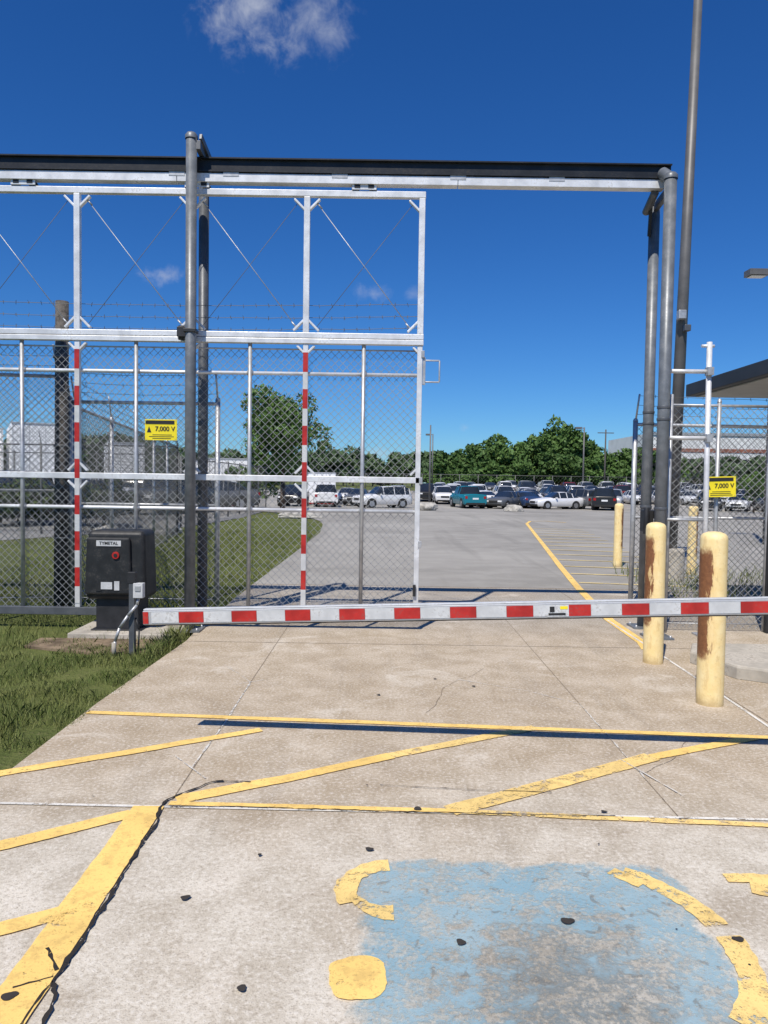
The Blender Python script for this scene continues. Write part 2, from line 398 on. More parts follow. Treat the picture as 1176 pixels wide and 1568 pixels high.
g.line([(-1.0,5.6),(-.99,4.6),(-1.01,3.9)],.012,ZW,'whw',jag=.002,step=.05)
g.line([(-1.12,5.5),(-.9,5.66)],.008,ZW,'whw'); g.line([(-1.14,4.05),(-.9,3.75)],.008,ZT,'whw')
g.line([(.6,5.75),(1.1,5.45),(1.40,5.15),(1.40,3.8)],.008,ZW,'whw',jag=.003,step=.05)
g.line([(1.35,4.1),(1.52,3.6)],.008,ZT,'whw')
g.line([(-1.95,3.435),(9,3.275)],.022,ZW,'whp')
g.line([(2.575,8.4),(2.53,5.5),(2.50,4.5),(2.49,3.4)],.022,ZW,'whp')
g.build('sealant_line')

g=MB(); z=ZY; E=.0035
g.line([(-1.93,4.80),(.07,4.67),(2.39,4.51),(3.4,4.44)],.062,z,'yel',ej=E)
g.line([(-2.0,3.76),(-1.41,4.11),(-.74,4.51)],.085,z+.0005,'yel',w2=.07,ej=E)
g.line([(-.98,3.50),(-.48,3.77),(.06,4.11)],.10,z+.0005,'yel',w2=.085,ej=E)
g.line([(.06,4.11),(.62,4.43),(.98,4.63)],.08,z+.0005,'yelw',ej=E)
g.line([(.33,3.42),(.94,3.78),(1.55,4.15)],.11,z+.0005,'yelw',ej=E)
g.line([(1.55,4.15),(1.94,4.33),(2.3,4.50)],.075,z+.0005,'yel',ej=E)
g.line([(-1.0,3.455),(.36,3.415)],.045,z+.001,'yel',ej=E); g.line([(.36,3.415),(1.77,3.32),(3.2,3.26)],.045,z+.001,'yelw',ej=E)
g.line([(-1.085,3.42),(-1.065,2.2),(-1.07,1.2)],.145,z+.0015,'yel',ej=.004)
g.line([(-1.95,2.80),(-1.58,3.03),(-1.14,3.34)],.09,z+.0005,'yel',ej=E)
g.line([(-1.6,2.29),(-1.29,2.46),(-1.1,2.575)],.085,z+.0005,'yel',ej=E)
g.line([(-1.6,1.55),(-1.1,1.86)],.085,z+.0005,'yel',ej=E)
g.build('yellow_road_marking')
g=MB(); z=.004
pts=[(2.50,6.9),(2.56,7.2),(2.60,8.4),(2.92,11.0),(3.29,13.6),(3.95,18.0),(4.92,24.5),(5.5,28.4),(6.0,30.3),(6.7,30.6),(7.3,29.6)]
g.line(pts,.11,z,'yel')
def cx(y):
    for a,b in zip(pts,pts[1:]):
        if a[1]<=y<=b[1]: return a[0]+(b[0]-a[0])*(y-a[1])/(b[1]-a[1])
for i,y in enumerate(np.arange(11.6,25.5,1.15)):
    g.line([(cx(y)+.08,y),(5.1+i*.14,y-.35)],.10,z,'yelf')
g.build('hatched_road_marking')
# accessible-parking emblem
g=MB()
g.poly([(-.35,1.2),(1.45,1.2),(1.45,3.15),(-.35,3.15)],ZB,'blue')
z=ZY
def blob(mb,cx_,cy_,rx,ry,z,k,n=22,j=.18):
    ph=[random.uniform(0,6) for _ in range(3)]
    pts=[]
    for i in range(n):
        t=2*math.pi*i/n; r=1+j*math.sin(2*t+ph[0])*.6+j*math.sin(3*t+ph[1])*.6+random.uniform(-j,j)*.2
        pts.append((cx_+rx*r*math.cos(t),cy_+ry*r*math.sin(t)))
    mb.poly(pts,z,k)
def arc(mb,cx_,cy_,rx,ry,t0,t1,w,z,k,n=30,w2=None):
    mb.line([(cx_+rx*math.cos(math.radians(t0+(t1-t0)*i/n)),cy_+ry*math.sin(math.radians(t0+(t1-t0)*i/n))) for i in range(n+1)],w,z,k,ej=.010,w2=w2)
arc(g,.05,2.73,.17,.19,93,205,.085,z,'yelw')
arc(g,.05,2.80,.17,.21,215,272,.05,z+.0005,'yelw',w2=.09)
pp=[]
for i in range(48):   # rounded-square dab of paint
    t=2*math.pi*i/48; q=(abs(math.cos(t))**3+abs(math.sin(t))**3)**(-1/3)
    q*=1+.09*mnoise.noise(Vector((math.cos(t)*1.5,math.sin(t)*1.5,3)))+random.uniform(-.02,.02)
    pp.append((-.060+.090*q*math.cos(t+.12),2.245+.100*q*math.sin(t+.12)))
g.poly(pp,z,'yel')
g.line([(.93,2.90),(1.02,2.80)],.06,z,'yelw',ej=.008)
arc(g,.86,2.42,.34,.50,70,14,.085,z+.0005,'yelw')
arc(g,.86,2.42,.345,.44,8,-55,.09,z,'yelw')
arc(g,.95,2.4,.345,.50,-40,-75,.12,z+.001,'yel')
g.line([(1.37,2.86),(1.60,2.85)],.08,z,'yelw',ej=.01); g.line([(1.44,2.80),(1.60,2.74)],.10,z+.0005,'yelw',ej=.01)
g.build('accessible_parking_emblem')
g=MB()
for (x,y,r) in [(-.71,2.66,.017),(-.04,3.04,.016),(-.49,2.98,.009),(.28,2.42,.017),(.67,2.55,.022),(1.23,2.46,.018),(-.41,2.18,.015),(1.06,3.43,.013),(.18,3.43,.020),(.70,5.55,.014),(.42,5.75,.012),(-.02,5.29,.014),(-1.09,2.13,.022)]:
    blob(g,x,y,r,r*.9,ZS,'spot',j=.2)
for _ in range(26):
    y=random.uniform(2.0,8.0); x=random.uniform(-1.8,2.5); r=random.uniform(.0025,.005)
    blob(g,x,y,r*1.2,r,ZS,'spot',n=8,j=.25)
g.build('oil_stain')

g=MB()
slab(g,[(2.70,6.42),(2.86,5.90),(3.05,5.78),(7,5.78),(7,6.75),(2.85,6.75)],.003,.11,'conc2')
g.build('kerb_island',bevel=.02)
g=MB(); slab(g,[(-3.05,7.1),(-2.0,7.1),(-2.0,7.85),(-3.05,7.85)],-.034,.035,'conc2')
g.build('equipment_pad',bevel=.01)
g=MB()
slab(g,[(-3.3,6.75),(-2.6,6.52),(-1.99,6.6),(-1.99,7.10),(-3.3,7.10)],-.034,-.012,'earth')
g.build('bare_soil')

# ------------------------------------------------------------------ gate
GY=7.68
gate=empty('sliding_gate')
g=MB()
posts=[.345,-.83,-2.0,-3.18,-4.36,-5.54]
xl=posts[-1]; xr=posts[0]
def rail(z,h,w,k='white',x0=xl,x1=xr,y=GY,mb=None): (mb or g).box(((x0+x1)/2,y,z),(x1-x0+.07,w,h),k)
rail(4.47,.062,.06)
rail(3.035,.055,.062); rail(2.975,.05,.075)
rail(1.563,.062,.05)
rail(.15,.08,.055,'poled')
for i,x in enumerate(posts):
    g.box((x,GY,3.75),(.062,.056,1.375),'white')
    g.box((x,GY,(2.95+.19)/2),(.052,.05,2.758),'white')
def gus(x,z,sx,sz,L=.13):
    g.bar((x+sx*.02,GY,z+sz*L),(x+sx*L,GY,z+sz*.02),.045,.022,'white')
for i,x in enumerate(posts):
    for sx in (-1,1):
        if i==0 and sx==1: continue
        if i==len(posts)-1 and sx==-1: continue
        gus(x,4.435,sx,-1); gus(x,3.065,sx,1)
        if x in(-.83,-3.18):
            gus(x,2.95,sx,-1,.09); gus(x,1.595,sx,1,.10); gus(x,1.53,sx,-1,.10)
        elif i%2==0: gus(x,2.95,sx,-1,.07); gus(x,1.595,sx,1,.08)
g.build('frame',gate,bevel=.004)
g=MB()
mids=[(a+b)/2 for a,b in zip(posts,posts[1:])]
for x in mids: g.tube((x+.01,GY+.005,.19),(x+.01,GY+.005,2.95),.021,'galv')
g.tube((xl,GY+.035,2.65),(xr,GY+.035,2.65),.019,'white'); g.tube((xl,GY+.035,1.235),(xr,GY+.035,1.235),.019,'white')
g.tube((xl,GY+.036,2.90),(xr,GY+.036,2.90),.008,'galv')
for x in mids:
    for z in (1.235,2.65): g.tube((x+.01-.03,GY+.02,z),(x+.01+.03,GY+.02,z),.027,'galv')
g.build('pipe',gate)
g=MB()
for a,b in zip(posts,posts[1:]):
    g.tube((a-.1,GY,3.12),(b+.1,GY,4.38),.0045,'galv',n=5); g.tube((a-.1,GY+.015,4.38),(b+.1,GY+.015,3.12),.003,'wired',n=5)
    for (xx,zz,s_) in ((a-.1,3.12,1),(b+.1,4.38,-1)):
        g.tube((xx,GY,zz),(xx-.05*s_,GY,zz+.055*s_),.009,'galv',n=6)
g.build('tension_rod',gate)
g=MB(); g.chain((xl,GY+.055),(xr,GY+.055),.15,2.9,'wire',.080,.0031)
g.build('chain_link_mesh',gate)
g=MB()
for zz in (3.14,3.26,3.385): g.barbed((xl,GY+.05,zz),(xr,GY+.05,zz),'wired',.05,r=.0032)
g.build('barbed_wire',gate)
g=MB()
for x in (-3.18,-.83):
    z=2.86; i=0
    while z>.25:
        h=.20 if i%2==0 else .175
        g.box((x,GY-.0275,z-h/2),(.050,.003,h),'red' if i%2==0 else 'wtape'); z-=h; i+=1
g.build('reflective_tape',gate)
g=MB()
for xc in (-.25,-3.72,-1.95):
    g.box((xc,GY-.034,4.545),(.25,.012,.075),'white')
    for s_ in (-1,1): g.box((xc+s_*.07,GY-.042,4.545),(.06,.005,.045),'blackm')
    g.tube((xc-.09,GY-.02,4.52),(xc-.09,GY+.03,4.52),.04,'blackm',n=14); g.tube((xc+.09,GY-.02,4.52),(xc+.09,GY+.03,4.52),.04,'blackm',n=14)
pp=[(.38,GY,2.80),(.55,GY,2.80),(.55,GY,2.58),(.38,GY,2.58)]; g.path(pp,.009,'galv')
g.box((.39,GY,2.69),(.03,.03,.28),'galv')
for zz in (2.86,1.56,.9): g.box((xr+.03,GY-.02,zz),(.035,.03,.07),'galv')
g.box((xr-.02,GY-.04,.42),(.03,.03,.12),'blackm')
g.build('latch_and_roller',gate,bevel=.003)

# ------------------------------------------------------------------ track frame
tf=empty('gate_track_frame')
g=MB()
x0,x1=-9.5,2.86
g.box(((x0+x1)/2,GY,4.79),(x1-x0,.15,.014),'beam'); g.box(((x0+x1)/2,GY-.002,4.725),(x1-x0,.075,.116),'beam'); g.box(((x0+x1)/2,GY,4.66),(x1-x0,.15,.014),'beam')
g.build('beam',tf)
g=MB(); xs=[-9.5,-5.9,-2.15,.70,2.80]
for a,b in zip(xs,xs[1:]):
    g.box(((a+b)/2,GY-.01,4.60),(b-a-.006,.10,.085),'white')
for i,x in enumerate([-8,-4.6,-2.15,-1.6,-.5,.70,1.7]): g.box((x,GY-.062,4.635),(.16,.004,.05),'galv')
g.build('track_rail',tf,bevel=.006)
g=MB()
def pole(x,y,r,z1,k):
    g.tube((x,y,0),(x,y,z1),r,k,n=20); g.rev([(r+.008,-.03),(r+.008,.005),(r*.8,.03),(0.001,.045)],(x,y,z1),k)
    g.box((x,y,.009),(.26,.26,.018),k)
    for a in (-1,1):
        for b in (-1,1): g.tube((x+a*.1,y+b*.1,.0),(x+a*.1,y+b*.1,.04),.012,'galv',n=6)
pole(-1.97,7.50,.054,4.95,'pole'); pole(-1.985,8.08,.054,4.8,'poled')
pole(2.80,7.48,.060,4.62,'pole'); pole(2.84,8.02,.056,4.55,'pole'); 
g.build('post',tf)
g=MB()
g.bar((-1.90,7.48,4.86),(-1.90,8.12,4.83),.05,.09,'poled'); g.bar((-1.88,7.5,4.95),(-1.84,7.95,4.80),.03,.06,'poled')
g.bar((2.80,7.50,4.50),(2.84,8.0,4.50),.05,.08,'poled')
g.tube((2.80,7.48,4.60),(2.76,7.60,4.70),.058,'pole',n=16)
g.tube((2.72,7.68,4.54),(2.74,8.0,4.45),.04,'poled'); g.bar((2.76,7.9,4.52),(2.78,8.0,4.2),.03,.06,'beam')
for zz in (3.03,):
    g.box((-2.07,7.57,zz),(.10,.08,.10),'blackm'); g.tube((-2.09,7.60,zz-.07),(-2.09,7.60,zz+.07),.035,'blackm')
    g.box((-1.97,7.5,zz),(.125,.125,.035),'blackm')
for zz in (2.2,2.32,1.3): 
    g.tube((2.80,7.48,zz),(2.80,7.48,zz+.03),.066,'poled',n=18); g.tube((2.84,8.02,zz),(2.84,8.02,zz+.03),.062,'poled',n=18)
g.bar((2.80,7.55,1.25),(2.84,7.95,1.25),.05,.08,'blackm'); g.box((2.74,7.7,1.18),(.1,.12,.22),'blackm'); g.tube((2.70,7.6,1.05),(2.70,7.6,1.32),.03,'blackm')
g.bar((2.80,7.55,.32),(2.84,7.95,.32),.05,.08,'blackm')
g.build('bracket',tf,bevel=.004)

# ------------------------------------------------------------------ warning signs
def wsign(loc,tilt=0.,w=.33,h=.215):
    e=empty('warning_sign',loc); e.rotation_euler=(0,tilt,0)
    g=MB(); g.box((0,0,0),(w,.004,h),'signy'); g.build('board',e,bevel=.001)
    g=MB(); g.box((-.01,-.004,h*.36),(w*.9,.003,h*.17),'signk')
    g.poly([(-w*.44,-.0035,-h*.13),(-w*.30,-.0035,-h*.13),(-w*.37,-.0035,h*.17)],0,'signk')
    for i in range(3): g.box((random.uniform(-.01,.01)+.01,-.0032,-h*(.24+.085*i)),(w*random.uniform(.55,.8),.0015,.006),'signk')
    for a in (-1,1):
        for b in (-1,1): g.tube((a*w*.46,-.006,b*h*.44),(a*w*.46,.01,b*h*.44),.004,'galv',n=6)
    g.build('legend',e)
    text('voltage_text','7,000 V',.066,(w*.13,-.0045,h*.04),'signk',e)
    return e
wsign((-2.31,GY-.035,2.045)); wsign((3.53,7.78,1.545),math.radians(-2))

# ------------------------------------------------------------------ gate operator
op=empty('gate_operator',(-2.63,7.42,0))
def rbox(mb,c,d,k,taper=1.0):
    b=len(mb.v); hx,hy,hz=d[0]/2,d[1]/2,d[2]/2
    for (sx,sy,sz) in ((-1,-1,-1),(1,-1,-1),(1,1,-1),(-1,1,-1),(-1,-1,1),(1,-1,1),(1,1,1),(-1,1,1)):
        t=taper if sz>0 else 1; mb.v.append((c[0]+sx*hx*t,c[1]+sy*hy*t,c[2]+sz*hz))
    for q in ((0,3,2,1),(4,5,6,7),(0,1,5,4),(1,2,6,5),(2,3,7,6),(3,0,4,7)): mb.face([b+i for i in q],k,False)
g=MB(); rbox(g,(.0,0,.685),(.60,.40,.68),'black',.93); g.build('cover',op,bevel=.05,seg=5)
g=MB(); rbox(g,(-.06,-.205,.68),(.46,.05,.56),'black',.92); g.build('front_panel',op,bevel=.02,seg=3)
g=MB(); g.box((0,.02,.19),(.42,.32,.33),'blackm'); g.box((0,.02,.04),(.5,.4,.016),'blackm'); g.build('pedestal',op,bevel=.006)
g=MB(); g.box((-.05,-.233,.905),(.24,.004,.055),'wtape'); g.box((-.07,-.235,.49),(.11,.003,.07),'wtape'); g.box((-.15,-.235,.475),(.05,.003,.08),'signk'); g.box((.03,-.235,.49),(.05,.003,.09),'wtape')
g.tube((.02,-.23,.79),(.02,-.245,.79),.035,'red',n=16); g.tube((.02,-.245,.79),(.02,-.25,.79),.018,'blackm',n=12)
g.build('label',op)
text('label_text','TYMETAL',.043,(-.05,-.2365,.905),'signk',op)
sp=empty('photo_eye_post',(-2.23,6.55,0))
g=MB(); g.box((0,0,.31),(.05,.05,.69),'poled'); g.box((0,0,.66),(.07,.06,.10),'blackm'); g.build('post',sp,bevel=.004)
g=MB(); g.box((.065,-.02,.55),(.085,.07,.13),'wtape'); g.box((.065,-.058,.57),(.05,.006,.05),'alu'); g.build('sensor_box',sp,bevel=.008)
g=MB()
pts_=[(.06,-.02,.48),(.05,-.03,.42),(-.02,-.06,.33),(-.09,-.07,.22),(-.13,-.07,.10),(-.14,-.07,-.03)]
g.path(pts_,.013,'galv',8); g.tube((-.14,-.07,-.04),(-.14,-.07,.09),.02,'conc2'); g.path([(.03,0,.3),(.07,-.03,.2),(.06,-.03,-.03)],.008,'black',6)
g.build('conduit',sp)

# ------------------------------------------------------------------ boom barrier
bb=empty('boom_barrier')
A=Vector((-1.348,4.165,.76)); B=Vector((2.95,3.775,.972)); D=(B-A); L=D.length
arm=empty('arm'); arm.parent=bb
xax=D.normalized(); yax=Vector((0,0,1)).cross(xax).normalized(); zax=xax.cross(yax)
MA=Matrix((( *xax,0),( *yax,0),( *zax,0),(0,0,0,1))).transposed(); MA.translation=A; arm.matrix_local=MA
g=MB(); h=.080
g.box((L/2,0,0),(L,.055,h),'alu'); g.box((L/2,0,h/2+.004),(L,.038,.008),'wtape'); g.box((L/2,0,-h/2-.004),(L,.03,.008),'blackm')
g.build('tube',arm,bevel=.006)
g=MB(); i=0
g.box((.018,-.03,0),(.03,.003,h-.014),'red')
x=.05
while x<L-.25:
    w_=.16 if i%2==0 else .143
    if i%2==1: g.box((x+w_/2,-.0293,0),(w_-.002,.0025,h-.020),'red')
    else: g.box((x+w_/2,-.0291,0),(w_-.002,.0020,h-.020),'wtape')
    x+=w_; i+=1
g.build('tape',arm)
g=MB(); sx=2.30
g.box((sx,-.0315,0),(.115,.003,.062),'wtape'); g.box((sx-.005,-.0337,-.018),(.09,.0015,.012),'signk'); g.box((sx+.032,-.0337,.016),(.04,.0015,.016),'signy'); g.box((sx-.03,-.0337,.008),(.025,.0015,.03),'signk')
g.box((.0,0,0),(.006,.05,h-.006),'blackm')
g.tube((-.006,-.01,-.01),(0,-.01,-.01),.006,'red',n=8)
g.build('sticker',arm)
g=MB(); g.box((3.12,3.76,.52),(.38,.36,.98),'lightpole'); g.box((3.12,3.76,.02),(.46,.44,.03),'blackm'); g.box((3.12,3.76,1.04),(.42,.40,.05),'poled'); g.box((2.93,3.70,.972),(.12,.10,.16),'poled'); g.tube((3.12,3.5,.972),(3.12,3.6,.972),.07,'poled')
g.build('cabinet',bb,bevel=.01)

# ------------------------------------------------------------------ bollards
for (x,y,r,hh) in ((2.345,5.22,.092,1.22),(2.375,6.42,.085,1.22),(4.45,14.0,.083,1.19),(5.42,12.95,.083,1.19)):
    g=MB(); g.rev([(r,-.03),(r,hh-.05),(r*.96,hh-.022),(r*.8,hh-.004),(r*.45,hh+.008),(0.001,hh+.012)],(0,0,0),'boll',28)
    o=g.build('bollard'); o.location=(x,y,0); o.rotation_euler=(0,math.radians(-.3),0)
    if y>10: o.rotation_euler.z=2.4

# ------------------------------------------------------------------ wooden pole + fences
g=MB(); g.tube((-3.87,8.85,-.03),(-3.85,8.85,3.62),.085,'wood',r2=.074,n=18)
for z in (2.95,1.9,.8): g.tube((-3.865,8.85,z),(-3.865,8.85,z+.03),.087,'wired',n=18)
g.build('wooden_pole')
def fence(p0,p1,h=2.4,k='galv',wk='wire',pitch=.080,r=.0029,step=2.4,barb=True,pr=.03,name='chain_link_fence',rails=(1,),z0=0.,seg=.35):
    e=empty(name); g=MB(); p0v=Vector((*p0,0));p1v=Vector((*p1,0)); L_=(p1v-p0v).length; n=max(1,round(L_/step))
    for i in range(n+1):
        c=p0v.lerp(p1v,i/n); g.tube(c+Vector((0,0,-.03)),c+Vector((0,0,h+.04)),pr,k,n=8); g.rev([(pr+.004,0),(pr*.8,.03),(.001,.04)],(c.x,c.y,h+.04),k,8)
        if barb:
            g.tube(c+Vector((0,0,h+.03)),c+Vector((0,-.12,h+.36)),.012,k,n=6)
    g.tube(p0v+Vector((0,0,h)),p1v+Vector((0,0,h)),pr*.7,k); 
    if 2 in rails: g.tube(p0v+Vector((0,0,h*.5)),p1v+Vector((0,0,h*.5)),pr*.6,k)
    g.tube(p0v+Vector((0,0,.08)),p1v+Vector((0,0,.08)),.006,k,n=5)
    g.build('frame',e)
    g=MB(); g.chain(p0,p1,.03,h,wk,pitch,r,seg=seg); g.build('mesh',e)
    if barb:
        g=MB()
        for j in range(3):
            z=h+.12+.11*j; g.barbed((p0[0],p0[1]-.04*(j+1),z),(p1[0],p1[1]-.04*(j+1),z),wk,.03,step=.2 if L_<20 else 1.0,r=.0032)
        g.build('barbed_wire',e)
    e.location.z=z0
    return e
fence((-3.80,8.95),(-2.02,8.95),2.45,barb=True,rails=(1,2),wk='wired')
fence((-9.5,8.2),(-3.95,8.95),2.75,wk='wired',rails=(1,2))
fence((-3.80,9.1),(-5.6,20),2.4,wk='wired',k='galv',pitch=.10)
fence((-24,20),(-5.6,20),2.4,wk='wired',k='wired',pitch=.16,r=.0035,barb=True,step=1.8,seg=.8)
fence((-30,27),(-7.5,27),2.4,wk='wired',k='wired',pitch=.25,r=.005,barb=False,step=1.5,rails=(1,2),seg=.8)
fence((-6.6,24),(-6.4,40),2.2,wk='wired',k='wired',pitch=.25,r=.004,barb=False,seg=.8)
fence((2.98,7.86),(4.08,7.86),2.40,wk='wire',rails=(1,),step=.6,barb=False,pr=.022)
fence((4.25,8.0),(9.5,8.0),2.4,wk='wired',barb=False)
fence((3.1,9.2),(9.5,9.6),2.3,wk='wired',barb=True,rails=(1,2))
g=MB(); g.box((4.10,7.80,1.22),(.07,.07,2.46),'blackm'); g.box((4.10,7.80,1.9),(.10,.09,.12),'galv')
g.build('fence_post',bevel=.004)
rp=empty('gate_receiver_frame'); g=MB()
g.tube((3.33,7.62,.0),(3.30,7.62,3.02),.028,'white'); g.tube((2.86,7.62,2.72),(3.31,7.62,2.72),.022,'white'); g.tube((2.86,7.62,2.04),(3.31,7.62,2.04),.022,'white'); g.tube((2.86,7.62,1.2),(3.31,7.62,1.2),.016,'galv'); g.box((3.30,7.6,2.72),(.06,.08,.08),'galv'); g.box((3.31,7.6,2.04),(.06,.08,.08),'galv'); g.tube((3.22,7.62,2.98),(3.35,7.62,2.98),.016,'white')
g.tube((2.98,7.75,.0),(2.98,7.75,2.5),.022,'galv'); g.box((3.31,7.62,.01),(.14,.14,.02),'galv')
g.build('pipework',rp)

# ------------------------------------------------------------------ canopy / guard booth
cp=empty('booth_canopy'); g=MB()
g.box((5.9,8.0,2.80),(3.9,3.6,.16),'canopy'); g.build('roof',cp,bevel=.01)
g=MB(); g.box((5.9,8.0,2.712),(3.7,3.4,.012),'soffit'); g.build('soffit',cp)
g=MB()
for x,y in ((5.7,9.3),(5.7,6.75),(7.4,9.3),(7.4,6.75)): g.box((x,y,1.37),(.10,.10,2.68),'poled')
g.build('column',cp)
booth=empty('guard_booth'); g=MB(); g.box((6.8,8.6,.5),(1.6,1.2,1.0),'bwhite'); g.box((6.8,8.6,2.45),(1.6,1.2,.3),'bwhite')
for x,y in ((6.04,8.04),(7.56,8.04),(6.04,9.16),(7.56,9.16),(6.8,8.04)): g.box((x,y,1.65),(.07,.07,1.3),'bwhite')
g.build('walls',booth); g=MB(); g.box((6.8,8.6,1.65),(1.5,1.08,1.29),'glass'); g.build('glazing',booth)

# ------------------------------------------------------------------ tall light pole & lamps
lp=empty('street_lamp'); g=MB()
g.tube((4.66,12,0),(4.86,12,10.4),.105,'lightpole',r2=.062,n=16); g.rev([(.23,0),(.23,.5),(.2,.55),(0.001,.56)],(4.66,12,-.02),'conc2',20)
g.build('pole',lp); g=MB(); g.box((4.4,12,10.45),(.9,.34,.14),'lightpole'); g.tube((4.86,12,10.3),(4.5,12,10.42),.035,'lightpole'); g.build('luminaire',lp,bevel=.02)
g=MB(); g.box((4.66,11.82,4.25),(.12,.12,.14),'galv'); g.tube((4.72,12,4.25),(4.66,11.86,4.25),.02,'galv'); g.box((4.76,11.84,4.05),(.1,.1,.1),'poled'); g.build('floodlight',lp,bevel=.01)
def lamp(x,y,h,s=1.,side=-1,nm='street_lamp'):
    e=empty(nm,(x,y,gz(y))); g=MB(); g.tube((0,0,-.03),(0,0,h),.09*s,'lightpole',r2=.055*s,n=12); g.build('pole',e)
    g=MB(); g.tube((0,0,h-.12),(side*.25*s,0,h-.1),.03*s,'lightpole'); g.box((side*.5*s,0,h-.1),(.52*s,.36*s,.16*s),'lightpole'); g.box((side*.5*s,0,h-.185*s-.01),(.4*s,.28*s,.01),'lampw'); g.build('luminaire',e,bevel=.02)
lamp(10.36,20,7.35,1.); lamp(29.5,110,9.8,1.7); lamp(7.6,118,9,1.5)
g=MB(); yy=110; g.tube((32.7,yy,.1),(32.7,yy,9.7),.15,'wood',r2=.10); g.bar((31.5,yy,9.2),(33.9,yy,9.2),.12,.12,'wood'); g.build('utility_pole')
g=MB(); g.tube((2.75,45,-.2),(2.75,45,5.0),.06,'lightpole',r2=.04); g.build('flag_pole')

# ------------------------------------------------------------------ vehicles
def car_mesh(kind,paint):
    g=MB()
    if kind=='sedan':
        S=[(-2.35,.36,.55,.66,.67,.78,.70,.60),(-2.25,.24,.62,.76,.77,.86,.80,.70),(-1.35,.22,.68,.90,.91,.90,.84,.74),(-.85,.22,.70,.93,.96,.91,.86,.72),(-.15,.22,.70,.94,1.42,.91,.86,.60),(.55,.22,.71,.95,1.45,.91,.86,.60),(1.15,.22,.72,.97,1.36,.91,.86,.60),(1.75,.22,.74,1.0,1.03,.90,.84,.68),(2.25,.24,.74,.98,1.0,.86,.80,.68),(2.35,.36,.60,.85,.86,.80,.74,.64)]
        glass=[(3,4,'w'),(6,7,'w')]; side=range(4,6); side2=(3,6)
    elif kind=='suv':
        S=[(-2.3,.40,.65,.80,.81,.80,.74,.64),(-2.2,.28,.75,.95,.96,.90,.84,.74),(-1.3,.26,.80,1.05,1.06,.94,.88,.78),(-.9,.26,.82,1.07,1.10,.95,.90,.78),(-.3,.26,.82,1.08,1.68,.95,.90,.68),(.7,.26,.82,1.09,1.74,.95,.90,.70),(1.7,.26,.84,1.10,1.72,.95,.90,.70),(2.15,.28,.84,1.10,1.62,.93,.88,.68),(2.32,.30,.80,1.08,1.10,.90,.86,.76),(2.38,.40,.66,.85,.86,.86,.80,.70)]
        glass=[(3,4,'w'),(7,8,'w')]; side=range(4,7); side2=(3,)
    else:
        S=[(-2.8,.45,.70,.88,.89,.84,.78,.70),(-2.7,.32,.80,1.02,1.03,.96,.88,.80),(-1.7,.30,.85,1.12,1.13,.99,.92,.82),(-1.35,.30,.86,1.14,1.17,.99,.93,.80),(-.8,.30,.86,1.15,1.80,.99,.93,.72),(.1,.30,.86,1.15,1.85,.99,.93,.74),(.75,.30,.86,1.15,1.80,.99,.93,.72),(.9,.30,.86,1.15,1.17,.99,.95,.93),(2.7,.32,.86,1.15,1.17,.99,.95,.93),(2.76,.42,.80,1.10,1.11,.96,.92,.90)]
        glass=[(3,4,'w'),(6,7,'w')]; side=range(4,6); side2=(3,)
    def sec(s): 
        x,z0,zs,zb,zr,w,wb,wr=s
        h=[(w*.86,z0),(w*.98,z0+.10),(w,zs),(wb,zb),(wr,zr),(wr*.55,zr+.035)]
        return [(-a,z) for a,z in h]+[(a,z) for a,z in reversed(h)]
    secs=[sec(s) for s in S]; n=12; b=len(g.v)
    for s,sc in zip(S,secs):
        for (y,z) in sc: g.v.append((s[0],y,z))
    wl=[q[0] for q in glass]
    for i in range(len(S)-1):
        for j in range(n):
            jj=(j+1)%n
            k=paint
            if j in (4,5,6) and i in wl: k='glass'
            if j in (3,7) and (i in side or i in side2): k='glass'
            if j==11: k='tyre'
            g.face((b+i*n+j,b+i*n+jj,b+(i+1)*n+jj,b+(i+1)*n+j),k,True)
    g.face([b+j for j in range(n)][::-1],paint); g.face([b+(len(S)-1)*n+j for j in range(n)],paint)
    for i in list(side)+[side[-1]+1]:
        s=S[i]
        for sg in (-1,1): g.bar((s[0],sg*(s[6]+.004),s[3]),(s[0],sg*(s[7]+.006),s[4]),.06,.02,paint,up=(0,1,0))
    if kind=='pickup':
        g.box((1.8,0,1.185),(1.62,1.6,.02),'tyre')
    wx=(-1.42,1.40) if kind=='sedan' else ((-1.42,1.42) if kind=='suv' else (-1.85,1.75)); r=.33 if kind=='sedan' else (.37 if kind=='suv' else .41)
    w=S[4][5]
    for x in wx:
        for sg in (-1,1):
            g.tube((x,sg*(w-.22),r),(x,sg*(w+.012),r),r,'tyre',n=20); g.tube((x,sg*(w+.005),r),(x,sg*(w+.02),r),r*.62,'rim',n=14)
            g.tube((x,sg*(w-.3),r+.02),(x,sg*(w+.004),r+.02),r+.055,'tyre',n=20)
    f,e=S[1],S[-2]; zf=S[1][2]+.03
    for sg in (-1,1):
        g.box((S[0][0]+.03,sg*f[5]*.70,zf),(.10,.36,.13),'lampw'); g.box((S[-1][0]-.03,sg*e[5]*.80,e[2]+.08),(.10,.20,.20 if kind!='sedan' else .14),'lampr')
        g.box((S[3][0]+.25,sg*(w+.06),S[3][3]+.04),(.12,.16,.12),paint)
    g.box((S[0][0]-.005,0,zf-.05),(.05,.8,.16),'tyre'); g.box((S[0][0]+.01,0,.38),(.09,1.5,.12),'tyre'); g.box((S[-1][0]+.0,0,e[2]-.02),(.04,.5,.14),'lampw'); g.box((S[-1][0]-.01,0,.42),(.09,1.6,.16),'tyre')
    o=g.build('tmp'); me=o.data; bpy.data.objects.remove(o); return me
cache={}
names=dict(sedan='parked_car',suv='parked_suv',pickup='pickup_truck')
